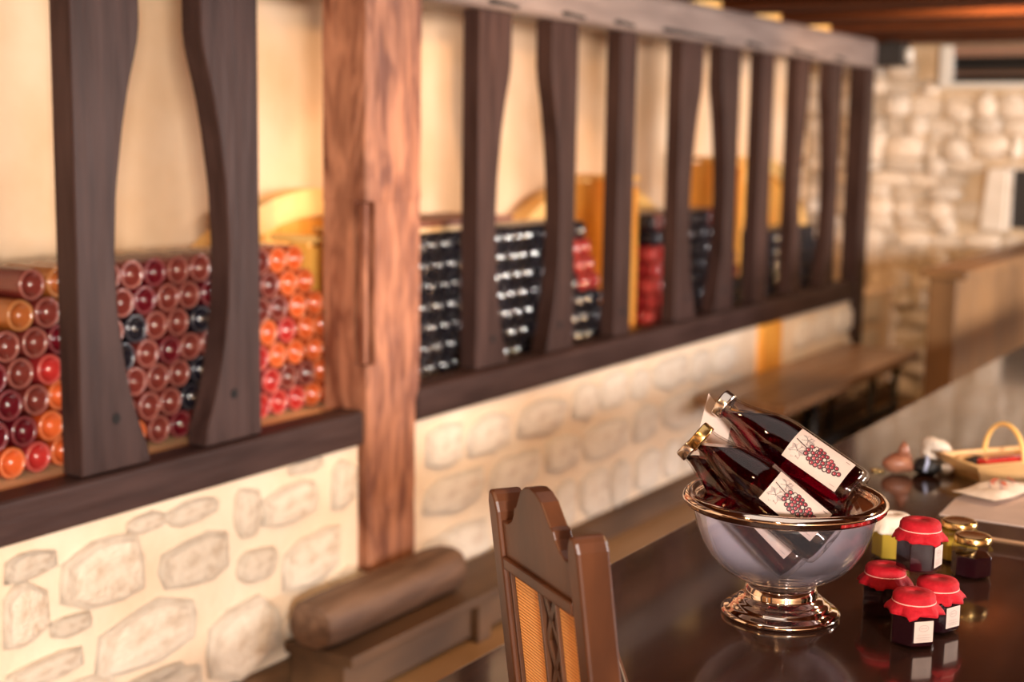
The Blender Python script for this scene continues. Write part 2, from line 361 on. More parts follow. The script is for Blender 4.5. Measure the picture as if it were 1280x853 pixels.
# kind: R = left edge straight, right edge curved; L = right edge straight, left edge curved; S = straight
posts = [('S', 1.560, 1.900, .74), ('R', 2.163, 2.37, .74), ('L', 2.558, 2.764, .74), ('R', 3.790, 3.985, .77), ('L', 4.235, 4.425, .77), ('S', 4.752, 4.880, .77),  # first post is out of view, added and widened to shade the left plaster
         ('R', 5.285, 5.495, .77), ('L', 5.68, 5.885, .77), ('S', 6.140, 6.285, .77), ('R', 6.595, 6.765, .77), ('L', 7.05, 7.24, .77), ('S', 7.53, 7.665, .35)]
def post_edges(p, z):
    k, a, b, zb = p; wdt = wid(max(z, .75), (b - a) / .205)
    if k == 'R': return a, a + wdt
    if k == 'L': return b - wdt, b
    return a, b
def lp(o): o.location = (-WX, -4.4, 0); return o
for p in posts:
    k, a, b, zb = p
    if k == 'S': pts = [(a, zb), (b, zb), (b, 1.906), (a, 1.906)]
    else:
        zs = [1.906] + [1.757 - i * (1.757 - zb) / 26 for i in range(27)]
        zs[-1] = zb
        crv = [(post_edges(p, z)[1 if k == 'R' else 0], z) for z in zs]
        st = a if k == 'R' else b
        pts = [(st, 1.906)] + crv + [(st, zb)]
    o = lp(MB().prism(pts, 0, WX - .065, WX).build('shaped_post' if k != 'S' else 'post', M['dark_timber'], screen, bevel=.004))
    if zb < .5: o.scale = (1, 1, 1); [setattr(v.co, 'x', WX + .034) for v in o.data.vertices if v.co.x > WX - .01]
    if zb > .5:
        h = MB().lathe([(.0, .002), (.011, .002), (.013, 0), (.013, -.004), (0, -.004)], 12, 0, Matrix.Translation((WX + .001, (a + b) / 2, .86)) @ Matrix.Rotation(pi / 2, 4, 'Y')).build('peg_hole', M['hole'], o)
lp(MB().prism([(WX - .065, .638), (WX + .015, .638), (WX + .022, .645), (WX + .022, .732), (WX + .014, .738), (WX - .065, .738)], 1, 1.1, 3.168).build('lower_rail', M['dark_timber_h'], screen, bevel=.003))
lp(MB().prism([(WX - .065, .662), (WX + .015, .662), (WX + .026, .67), (WX + .026, .757), (WX + .014, .768), (WX - .065, .768)], 1, 3.430, 7.69).build('lower_rail', M['dark_timber_h'], screen, bevel=.01))
for ya, yb in ((1.1, 3.168), (3.430, 7.69)):
    bmo = lp(MB().prism([(WX - .14, 1.905), (WX + .02, 1.905), (WX + .03, 1.92), (WX + .03, 2.03), (WX + .015, 2.058), (WX - .14, 2.058)], 1, ya, yb).build('top_beam', M['grey_timber'], screen, bevel=.008))
for (a, b) in ((3.78, 3.98), (4.24, 4.42), (4.62, 4.80), (5.02, 5.62), (5.85, 6.05), (6.4, 6.75), (7.0, 7.2)):
    MB().prism([(a, 1.93), (a + .03, 1.938), (b, 1.928), (b - .02, 1.918), ((a + b) / 2, 1.922), (a + .02, 1.92)], 0, WX + .024, WX + .0315).build('mortise_shadow', M['hole'], bmo)  # thin black slivers painting the mortise shadows on the beam face

# thick oak post
oak = empty('oak_post', (-2.5, 3.3, .25), 0, 'thick reddish oak post with rough adzed face crossing the dark rail', 'post')
mb = MB(); r = random.Random(3); secs = []
zl_ = sorted([.249 + i * .06 for i in range(31)] + [.866, .867, 1.33, 1.331])
for z in zl_:
    j = lambda: r.uniform(-.003, .003)
    yl = 3.172 + (.0 if z > .9 else (.9 - z) * .03); yr = 3.427 - (.0 if z > .75 else .02); x0, x1 = -2.575, -2.418
    if .8665 < z < 1.3305: sec = [(x0, yl), (x1 - .045, yl), (x1 - .045, yl + .012), (x1 - .045, yl + .035), (x1, yl + .036), (x1 + j(), (yl + yr) / 2), (x1, yr), (x0, yr)]
    else: sec = [(x0, yl), (x1 - .045, yl), (x1 - .025, yl), (x1 - .008, yl + .001), (x1, yl + .008), (x1 + j(), (yl + yr) / 2), (x1, yr), (x0, yr)]
    secs += [(a + j() * .5, b + j() * .7, z) for a, b in sec]
K8 = len(zl_); mb.add(secs, [(i * 8 + k, i * 8 + (k + 1) % 8, (i + 1) * 8 + (k + 1) % 8, (i + 1) * 8 + k) for i in range(K8 - 1) for k in range(8)] + [tuple(range(8))[::-1], tuple(range((K8 - 1) * 8, K8 * 8))])
o = mb.build('shaft', M['oak'], oak); o.location = (2.5, -3.3, -.25)
o = MB().box(-2.455, -2.428, 3.174, 3.190, .87, 1.325).build('groove_lip', M['oak'], oak, bevel=.002); o.location = (2.5, -3.3, -.25)
for i in range(7):
    yy = 3.20 + i * .033; link('stone', SM[i], lower2, (WX + .005, yy, .235 + rng.uniform(-.015, .02)), (0, 0, 0), (.025, .05, .05))

# ------------------------------------------------------------------ casks at the back of the niche
def cask(yc, zc_, R, label, zbot=.7305):
    root = empty('cask_head', (NX + .07, yc, zbot), 0, label, 'cask', 'wooden cask heads behind the bottles')
    Ri = R - .085; n = int(2 * Ri / .10)
    for i in range(n):
        a = -Ri + 2 * Ri * i / n; b = a + 2 * Ri / n - .004; pts = []
        ys = [a + (b - a) * k / 4 for k in range(5)]
        top = [(y_, zc_ + sqrt(max(0, Ri * Ri - y_ * y_)) - zbot) for y_ in ys]
        bot = [(y_, max(0, zc_ - sqrt(max(0, Ri * Ri - y_ * y_)) - zbot)) for y_ in ys]
        if top[0][1] < .01 and top[-1][1] < .01: continue
        top = [(q[0], max(.002, q[1])) for q in top]; pts = [bot[0], bot[-1]] + top[::-1]
        MB().prism(pts, 0, -.02, .012 + rng.uniform(-.003, .003)).build('stave', M['cask'], root)
    m_ = MB(); N_ = 40; vs = []; fs = []; a0 = math.asin(max(-1, min(1, (zbot + .002 - zc_) / Ri)))
    for i in range(N_ + 1):
        ang = a0 + (pi - 2 * a0) * i / N_
        for (rr, xx) in ((Ri, -.03), (R, -.03), (R, .045), (Ri, .045)): vs.append((xx, rr * cos(ang), max(0, zc_ - zbot + rr * sin(ang))))
    for i in range(N_):
        for k in range(4): k2 = (k + 1) % 4; fs.append((i * 4 + k, i * 4 + k2, (i + 1) * 4 + k2, (i + 1) * 4 + k))
    fs += [(0, 1, 2, 3), (N_ * 4 + 3, N_ * 4 + 2, N_ * 4 + 1, N_ * 4)]
    m_.add(vs, fs, 0, False).build('rim', M['cask_rim'], root)
cask(3.60, .46, .88, 'round wooden cask head with pale rim, left of the thick oak post')
cask(5.50, .09, 1.25, 'orange wooden cask head between the dark bottle stack and the red bottle stack')
cask(7.42, .58, .84, 'orange wooden cask head behind the far right bottle stack')

for (yd, zt, lab_) in ((3.362, 1.185, 'orange upright plank divider beside the rosé heap, left of the oak post'), (5.288, 1.34, 'orange plank divider between the dark stack and the red bottles'), (6.400, 1.41, 'orange plank divider between the last two bottle stacks')):
    dv = empty('bin_divider', (-2.80, yd, .7305), 0, lab_, 'divider', 'orange plank dividers between the bottle stacks')
    for i in range(4):
        x0 = -.135 + i * .074; h_ = zt - .7305 - .012 * abs(i - 1)
        MB().box(x0, x0 + .071, 0, .022, 0, h_).build('plank', M['cask'], dv, bevel=.002)
    MB().box(-.137, .163, -.003, .025, zt - .7305, zt - .7305 + .022).build('cap_rail', M['cask_rim'], dv, bevel=.003)

# ------------------------------------------------------------------ bottles in the niche
bprof = [(0, -.030), (.008, -.0285), (.015, -.023), (.0225, -.013), (.0285, -.003), (.0315, .0008), (.0338, .0008), (.0358, -.0025), (.0372, -.009), (.0372, -.16), (.034, -.185), (.019, -.215), (.0150, -.235), (.0150, -.288), (.017, -.290), (.017, -.302), (0, -.302)]
BM = {}
for k in ('b_clear', 'b_amber', 'b_deep', 'b_orange', 'b_red', 'b_dark'):
    mb_ = MB().lathe(bprof, 18, 0, Matrix.Rotation(pi / 2, 4, 'Y'))
    for fi in range(len(mb_.m)):
        rg_ = fi // 18; mb_.m[fi] = 0 if rg_ < 4 else (1 if rg_ < 7 else 2)
    BM[k] = mb_.mesh('wine_bottle', [M[k + '_punt'], M[k + '_ring'], M[k + '_body']])
BX = -2.60; PITCH = .0765; RZ = .0665; ZB = .731 + .0373
bays = [(1.75, 2.163), (2.37, 2.558), (2.764, 3.18), (3.43, 3.79), (3.985, 4.235), (4.425, 4.752), (4.88, 5.285), (5.495, 5.68), (5.885, 6.14), (6.285, 6.595), (6.765, 7.05), (7.24, 7.53)]
ordn = ['leftmost', 'second', 'third', 'fourth', 'fifth', 'sixth', 'seventh', 'eighth', 'ninth', 'tenth', 'eleventh', 'twelfth', 'thirteenth', 'fourteenth']
CAMP = Vector((0, 0, 1.52))
edgepairs = []
def bay_of(y, z):
    """opening through which the camera sees a point of the bottle plane"""
    t = (WX - 0) / BX; ys = y * t; zs = 1.52 + (z - 1.52) * t
    if zs < .76 - (.02 if ys < 3.2 else 0): return None
    if 3.165 < ys < 3.43: return None
    t2 = (WX - .065) / BX; y2 = y * t2
    for p in posts:
        a, b = post_edges(p, zs)
        if a - .0 < ys < b or a < y2 < b: return None
    if 3.165 < y * (2.572 / 2.6) < 3.43: return None
    if ys < 1.955: return None
    for i, (a, b) in enumerate(bays):
        if a - .1 <= ys <= b + .1 and (a <= ys <= b or True):
            if i == 0 and ys > 2.2: continue
            if a - .1 <= ys <= b + .1: 
                c = (a + b) / 2
                if abs(ys - c) <= (b - a) / 2 + .1: return i
    return None
bl = []
heaps = [(2.168, 13, 7, 1), (3.665, 15, 7, 2), (5.36, 11, 7, 3), (6.635, 10, 5, 4)]
rb = random.Random(11)
for (ys, ntop, rows, h) in heaps:
    for j in range(rows):                      # j = 0 top row
        n = ntop + (j if h != 3 else j // 2); row = rows - 1 - j
        for k in range(n):
            y = ys + (-.5 * PITCH * j if h != 3 else .5 * PITCH * (j % 2)) + k * PITCH + rb.uniform(-.0009, .0009); z = ZB + row * RZ + rb.uniform(-.0004, .0004)
            if y < 1.85: continue
            if h == 1:
                if y < 2.35:
                    if j <= 1: c = 'b_amber' if rb.random() < .7 else 'b_clear'
                    elif row <= 1 or y > 2.2 and row < 4: c = rb.choice(['b_orange', 'b_orange', 'b_red', 'b_deep'])
                    else: c = rb.choice(['b_deep', 'b_deep', 'b_clear', 'b_red', 'b_clear'])
                elif y < 2.85: c = rb.choice(['b_clear', 'b_clear', 'b_clear', 'b_deep', 'b_dark'] if row not in (0,) else ['b_orange', 'b_clear', 'b_deep'])
                    
                else: c = rb.choice(['b_red', 'b_clear', 'b_red', 'b_orange'] if j > 0 else ['b_clear', 'b_amber'])
                if k >= n - 2 and y > 2.9: c = 'b_orange'
            elif h == 2: c = 'b_dark' if not (k >= n - 2 and j in (1, 2, 3)) else 'b_red'
            elif h == 3:
                if y < 5.60: c = 'b_red' if row < 5 and rb.random() < .9 else rb.choice(['b_clear', 'b_dark'])
                elif k >= n - 3 and j < 5: c = 'b_clear'
                else: c = 'b_dark'
            else: c = 'b_dark'
            vis = None
            for dy, dz in ((0, 0), (.03, 0), (-.03, 0), (0, .03), (.02, .02), (-.02, .02), (.02, -.02), (-.02, -.02)):
                v = bay_of(y + dy, z + dz)
                if v is not None: vis = v if vis is None else vis
            bl.append([y, z, c, h, j, vis])
words = dict(b_clear='clear rosé', b_amber='amber', b_deep='deep red', b_orange='orange-red', b_red='bright red', b_dark='dark glass')
from collections import defaultdict
seen = defaultdict(list)
for b in bl:
    if b[5] is not None: seen[(b[5], b[4])].append(b)
rowsin = defaultdict(set)
for (bay, j) in seen: rowsin[bay].add(j)
for (bay, j), lst in seen.items():
    lst.sort(key=lambda b: b[0]); rk = sorted(rowsin[bay]).index(j)
    rowname = 'top row' if rk == 0 else ('%s row down' % ordn[rk])
    for i, b in enumerate(lst):
        b.append('%s bottle, %s opening of the screen, %s, %s from left' % (words[b[2]], ordn[bay], rowname, 'first' if i == 0 else ordn[i]))
hn = {1: 'rosé bottles in the heap left of the oak post', 2: 'dark bottles in the stack right of the oak post', 3: 'bottles in the heap of red and dark glass', 4: 'dark bottles in the far stack'}
hid = {1: 'bottle hidden behind an upright in the rosé heap', 2: 'bottle hidden behind an upright in the dark stack', 3: 'bottle hidden behind an upright in the red and dark heap', 4: 'bottle hidden behind an upright in the far stack'}
hb = {}
stk = MB()
for b in bl:
    if b[5] is None:
        me = BM[b[2]]; mo = len(hb.setdefault('mats', [])) 
        if b[2] not in hb: hb[b[2]] = mo; hb['mats'] += list(me.materials)
        Mx = Matrix.Translation((BX, b[0], b[1]))
        base_i = len(stk.v); stk.v += [tuple(Mx @ v.co) for v in me.vertices]
        for p_ in me.polygons: stk.f.append(tuple(base_i + q for q in p_.vertices)); stk.m.append(hb[b[2]] + p_.material_index); stk.sm.append(True)
        continue
    o = bpy.data.objects.new('wine_bottle', BM[b[2]]); col.objects.link(o); o.location = (BX + rb.uniform(-.006, .006), b[0], b[1]); o.rotation_euler = (rb.uniform(0, 6), 0, 0)
    tag(o, b[6], 'bottle', hn[b[3]])
tag(stk.build('bottle_stack_rest', hb['mats'], None, fix=False), 'rest of the bottle stacks, lying behind the uprights of the timber screen', 'bottles', None, 'stuff')
# loose boards lying on the dark stack
for i, (y0, y1, dz, rx) in enumerate(((3.50, 4.10, 0, 0), (3.62, 4.25, .018, .0))):
    o = MB().box(-.14, .14, -(y1 - y0) / 2, (y1 - y0) / 2, 0, .016).build('board', M['lid_board'] if i else M['beech'], None, bevel=.002)
    o.location = (-2.74, (y0 + y1) / 2, ZB + 6 * RZ + .040 + dz); o.rotation_euler = (-rx, 0, 0)
    tag(o, ['pale thin board lying on top of the dark bottle stack', 'dark red board lying on the pale board above the dark bottles'][i], 'board')

# ------------------------------------------------------------------ low log bench by the wall
lb = empty('log_bench', (-2.32, 3.12, 0), 0, 'low rustic bench of a thick half-round log on a brown base, below the oak post', 'bench')
def rot_sec(yc, r_):
    pass
lm = MB(); N_ = 14; secs = []
rr_ = random.Random(8)
for i in range(12):
    yy = -.325 + .65 * i / 11; k = 1.0 if 0 < i < 11 else .93; pts = []
    for a_ in range(N_):
        t = 2 * pi * a_ / N_; pts.append((.075 * k * (abs(cos(t)) ** .7) * (1 if cos(t) > 0 else -1) + rr_.uniform(-.002, .002), yy, .232 + .066 * k * (abs(sin(t)) ** .8) * (1 if sin(t) > 0 else -1)))
    secs += pts
fs = [(i * N_ + k, i * N_ + (k + 1) % N_, (i + 1) * N_ + (k + 1) % N_, (i + 1) * N_ + k) for i in range(11) for k in range(N_)] + [tuple(range(N_))[::-1], tuple(range(11 * N_, 12 * N_))]
lm.add(secs, fs, 0, True).build('log', M['log'], lb, bevel=.006)
MB().box(-.10, .13, -.31, 1.10, .135, .165).build('ledge', M['skirting'], lb, bevel=.004)
for yy in (-.27, .38, 1.02): MB().box(-.085, .10, yy - .035, yy + .035, 0, .135).build('leg', M['skirting'], lb, bevel=.003)
MB().box(.055, .075, -.24, .99, .02, .135).build('front_board', M['skirting'], lb)

# ------------------------------------------------------------------ far bench
fb = empty('wall_bench', (-2.205, 6.4, 0), 0, 'long brown wooden bench with black metal legs against the far stone wall', 'bench')
for i in range(2): MB().box(-.205 + i * .207, -.002 + i * .207, -.98, .92, .405, .45).build('seat_board', M['bench'], fb, bevel=.006)
for yy in (-.55, .28, .66):
    MB().tube([(-.16, yy, .405), (-.17, yy, .018), (.15, yy, .018), (.165, yy, .405)], .018, 8).build('leg_frame', M['black_metal'], fb)
MB().box(.145, .185, -.56, .68, .17, .21).build('stretcher', M['black_metal'], fb, bevel=.004)

# ------------------------------------------------------------------ counter at the back
ct = empty('bar_counter', (-1.6, 7.2, 0), 0, 'brown wooden counter front standing before the rubble wall, far right', 'counter')
MB().box(-.10, .10, -1.05, 1.05, .935, .972).build('counter_top', M['counter'], ct, bevel=.006)
for i in range(6): MB().box(.02, .05, -1.0 + i * .34, -1.0 + i * .34 + .335, .03, .935).build('front_panel', M['counter'], ct, bevel=.004)
MB().box(-.07, .02, -1.0, 1.04, 0, .935).build('carcass', M['counter'], ct)

# ------------------------------------------------------------------ fittings on the back wall
ac = empty('wall_heater', (-1.94, YB, 1.97), 0, 'white-framed rectangular vent unit with dark louvres high on the rubble wall', 'vent')
o = MB(); o.box(-.305, -.235, -.10, -.0, -.145, .09).box(.25, .31, -.10, 0, -.145, .09).box(-.235, .25, -.10, 0, -.145, -.115).build('frame', M['white_paint'], ac, bevel=.004)
MB().box(-.235, .25, -.085, 0, .03, .09).build('hood', M['pinkish_frame'], ac)
MB().box(-.235, .25, -.04, 0, -.115, .03).build('backing', M['black'], ac)
for i in range(4): MB().prism([(-.085, -.105 + i * .035), (-.05, -.088 + i * .035), (-.05, -.083 + i * .035), (-.085, -.10 + i * .035)], 0, -.235, .25).build('louvre', M['pinkish_frame'] if i == 1 else M['black_metal'], ac)
sl = MB().prism([(-1.975, 1.03), (-1.835, 1.02), (-1.825, 1.36), (-1.85, 1.385), (-1.945, 1.375)], 1, YB - .10, YB + .01).build('stone_slab', M['white_paint'], None, bevel=.012)
sl.data.materials[0] = noisy(mat('slab', (.62, .54, .44), .8), (.72, .64, .54), 6, bump=.3)
tag(sl, 'smooth pale upright stone slab set in the rubble wall beside a dark recess', 'stone')
nw = empty('wall_niche', (-1.66, YB, 1.2), 0, 'dark recess with black back beside the pale upright slab', 'recess')
MB().box(-.155, .155, -.02, 0, -.16, .17).build('backing', M['black'], nw)
for a, b, c_, d_ in ((-.175, -.155, -.17, .18), (.155, .175, -.17, .18)): MB().box(a, b, -.09, 0, c_, d_).build('side_stone', M['stone_back'], nw)
MB().box(-.175, .175, -.09, 0, .17, .20).build('lintel', M['stone_back'], nw)
sp = empty('spotlight', (-2.37, 7.78, 1.98), 0, 'black boxy spotlight at the far end of the top beam', 'lamp')
MB().box(-.10, .085, -.065, .065, -.06, .065).build('housing', M['black'], sp, bevel=.006)
MB().box(.085, .115, -.03, .03, -.035, .035).build('lens', M['white_paint'], sp, bevel=.008)
MB().box(-.02, .02, -.02, .02, .065, .08).build('bracket', M['black'], sp)

# ------------------------------------------------------------------ the long table
tb = empty('long_table', (-.6, 4.4, 0), 0, 'long glossy dark reddish-brown table carrying the glass bowl and the jars', 'table')
def off(o): o.location = (.6, -4.4, 0); return o
poly = [(-1.135, 2.135), (-.835, 1.69), (-.32, 1.69), (-.04, 2.0), (-.04, 7.6), (-1.135, 7.6)]
off(MB().prism(poly, 2, .718, .76).build('table_top', M['table'], tb, bevel=.004))
ap = [(-1.05, 2.24), (-.78, 1.83), (-.38, 1.83), (-.12, 2.1), (-.12, 7.5), (-1.05, 7.5)]
off(MB().prism(ap, 2, .64, .718).build('apron', M['chair_edge'], tb))
for lx, ly in ((-.98, 2.35), (-.19, 2.35), (-.98, 5.0), (-.19, 5.0), (-.98, 7.4), (-.19, 7.4)):
    off(MB().prism([(lx - .04, ly - .04), (lx + .04, ly - .04), (lx + .04, ly + .04), (lx - .04, ly + .04)], 2, 0, .64).build('leg', M['chair_edge'], tb, bevel=.005))

# narrow bench left of the chair
nb = empty('narrow_bench', (-1.44, 1.9, 0), 0, 'narrow dark brown bench seat seen at the bottom edge, left of the chair', 'bench')
MB().box(-.08, .075, -.8, .60, .415, .45).build('seat', M['table'], nb, bevel=.004)
for yy in (-.7, .5): MB().box(-.06, .055, yy - .02, yy + .02, 0, .415).build('leg', M['chair_edge'], nb, bevel=.003)

# ------------------------------------------------------------------ chair
tx = Vector((.824, -.567, 0)).normalized(); ny = Vector((.567, .824, 0)).normalized()
LT = Vector((-1.097, 1.728, 1.0)); LEAN = .13
base = LT + ny * (LEAN * (1.0 - .45)); base.z = 0
ch = empty('dining_chair', base, atan2(tx.y, tx.x), 'brown wooden chair with scrolled crest rail and two orange woven panels', 'chair')
def yof(z): return -LEAN * (z - .45) if z > .45 else 0
def back_prism(pts, d0, d1, name, m, parent=ch, bevel=.003):
    """outline (x, height) in the leaning back plane, thickness d0..d1 along the chair's depth"""
    n = len(pts); vs = [(p[0], yof(p[1]) + d0, p[1]) for p in pts] + [(p[0], yof(p[1]) + d1, p[1]) for p in pts]
    fs = [tuple(range(n)), tuple(range(n, 2 * n))[::-1]] + [(i, (i + 1) % n, n + (i + 1) % n, n + i) for i in range(n)]
    return MB().add(vs, fs).build(name, m, parent, bevel=bevel)
for sgn in (0, 1):
    X = lambda a: a if sgn == 0 else .297 - a
    pts = [(X(0), .45), (X(0), .985), (X(.004), .998), (X(.012), 1.006), (X(.022), 1.004), (X(.030), .99), (X(.034), .975), (X(.034), .45)]
    if sgn: pts = pts[::-1]
    back_prism(pts, 0, .049, 'stile', M['chair'], bevel=.005)
    MB().prism([(X(0), 0), (X(.034), 0), (X(.034), .45), (X(0), .45)], 1, 0, .050).build('leg', M['chair'], ch, bevel=.004)
half = [(.034, .962), (.055, .963), (.070, .970), (.080, .982), (.084, .994), (.092, .997), (.102, 1.010), (.114, 1.026), (.132, 1.036), (.1485, 1.039)]
topc = half + [(.297 - a, z) for a, z in half[::-1][1:]]
crest = back_prism([(.034, .895)] + topc + [(.263, .895)], .006, .034, 'crest_rail', M['chair'], bevel=.002)
back_prism([(.034, .888), (.034, .908), (.263, .908), (.263, .888)], .0, .038, 'moulding', M['chair'], crest)
back_prism([(.034, .60), (.034, .64), (.263, .64), (.263, .60)], .004, .036, 'lower_rail', M['chair'])
for a, b in ((.042, .136), (.190, .258)): back_prism([(a, .64), (a, .888), (b, .888), (b, .64)], .014, .022, 'woven_panel', M['cane'], bevel=0)
for a in (.034, .134, .186, .257): back_prism([(a, .64), (a, .888), (a + .006, .888), (a + .006, .64)], .008, .030, 'muntin', M['chair_edge'], bevel=.001)
sy = .074
for k in range(3):
    z1 = .888 - k * sy; z0 = z1 - sy
    for (a, b) in ((.138, .188), (.188, .138)):
        back_prism([(a, z1), (a + (.010 if a < b else -.010), z1), (b, z0), (b - (.010 if a < b else -.010), z0)], .012, .024, 'lattice_bar', M['chair_edge'], bevel=0)
MB().box(-.02, .317, .055, .37, .43, .46).build('seat', M['chair'], ch, bevel=.008)
for a in (0, .261): MB().box(a, a + .036, .31, .346, 0, .43).build('leg', M['chair'], ch, bevel=.004)
for a, b, c_, d_ in ((.034, .263, .01, .03), (.036, .249, .32, .34)): MB().box(a, b, c_, d_, .37, .43).build('seat_rail', M['chair'], ch)
for a in (.008, .269): MB().box(a, a + .02, .045, .31, .20, .23).build('stretcher', M['chair'], ch)

# ------------------------------------------------------------------ bowl
BC = Vector((-.78, 2.12, .76))
bw = empty('punch_bowl', BC, 0, 'footed clear glass bowl with silver rim and foot holding red juice bottles', 'bowl')
prof = [(0, .0535), (.045, .055), (.072, .063), (.096, .077), (.115, .096), (.130, .120), (.1395, .147), (.1445, .172), (.1465, .192), (.1435, .192), (.1415, .173), (.1365, .149), (.127, .123), (.112, .0995), (.094, .081), (.071, .067), (.045, .059), (0, .0575)]
MB().lathe(prof, 64).build('glass_bowl', M['bowl_glass'], bw)
# pale film added to the bottom and far wall, imitating the glass's bright reflection
fm = bpy.data.materials.new('painted_reflection'); fm.use_nodes = True; nt_ = fm.node_tree; nt_.nodes.remove(nt_.nodes['Principled BSDF'])
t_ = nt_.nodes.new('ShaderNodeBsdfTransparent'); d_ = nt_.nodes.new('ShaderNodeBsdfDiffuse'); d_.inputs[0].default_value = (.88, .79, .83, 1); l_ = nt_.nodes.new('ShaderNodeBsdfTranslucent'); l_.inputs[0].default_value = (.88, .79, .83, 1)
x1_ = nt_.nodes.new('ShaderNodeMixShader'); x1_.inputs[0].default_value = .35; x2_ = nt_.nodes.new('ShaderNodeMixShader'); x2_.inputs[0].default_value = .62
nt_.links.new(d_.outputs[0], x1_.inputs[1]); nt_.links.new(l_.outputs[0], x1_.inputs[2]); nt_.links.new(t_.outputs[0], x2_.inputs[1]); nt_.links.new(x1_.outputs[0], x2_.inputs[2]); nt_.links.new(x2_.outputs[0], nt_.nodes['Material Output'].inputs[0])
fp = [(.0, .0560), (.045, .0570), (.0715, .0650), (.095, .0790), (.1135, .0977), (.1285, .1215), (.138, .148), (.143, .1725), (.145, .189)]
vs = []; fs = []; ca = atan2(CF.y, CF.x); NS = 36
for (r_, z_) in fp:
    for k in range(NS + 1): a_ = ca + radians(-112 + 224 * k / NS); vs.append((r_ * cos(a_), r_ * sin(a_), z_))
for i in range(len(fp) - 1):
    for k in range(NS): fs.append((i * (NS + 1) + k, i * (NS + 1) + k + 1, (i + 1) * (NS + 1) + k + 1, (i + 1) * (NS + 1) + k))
MB().add(vs, fs, 0, True).build('reflection_film', fm, bw)
rim = []
for i in range(16):
    t = 2 * pi * i / 16; rim.append((.150 + .0125 * cos(t), .190 + .0105 * sin(t)))
rim.append(rim[0])
MB().lathe(rim, 72).build('rim', M['silver'], bw)
ft = [(0, .0), (.090, 0), (.0945, .003), (.095, .007), (.090, .011), (.083, .013), (.079, .017), (.077, .021), (.074, .022), (.070, .026), (.066, .030), (.060, .032), (.058, .036), (.059, .040), (.057, .044), (.056, .049), (.053, .052), (.053, .0505), (0, .0445)]
ft[-2] = (.050, .0475)
MB().lathe(ft, 64).build('foot', M['silver'], bw)

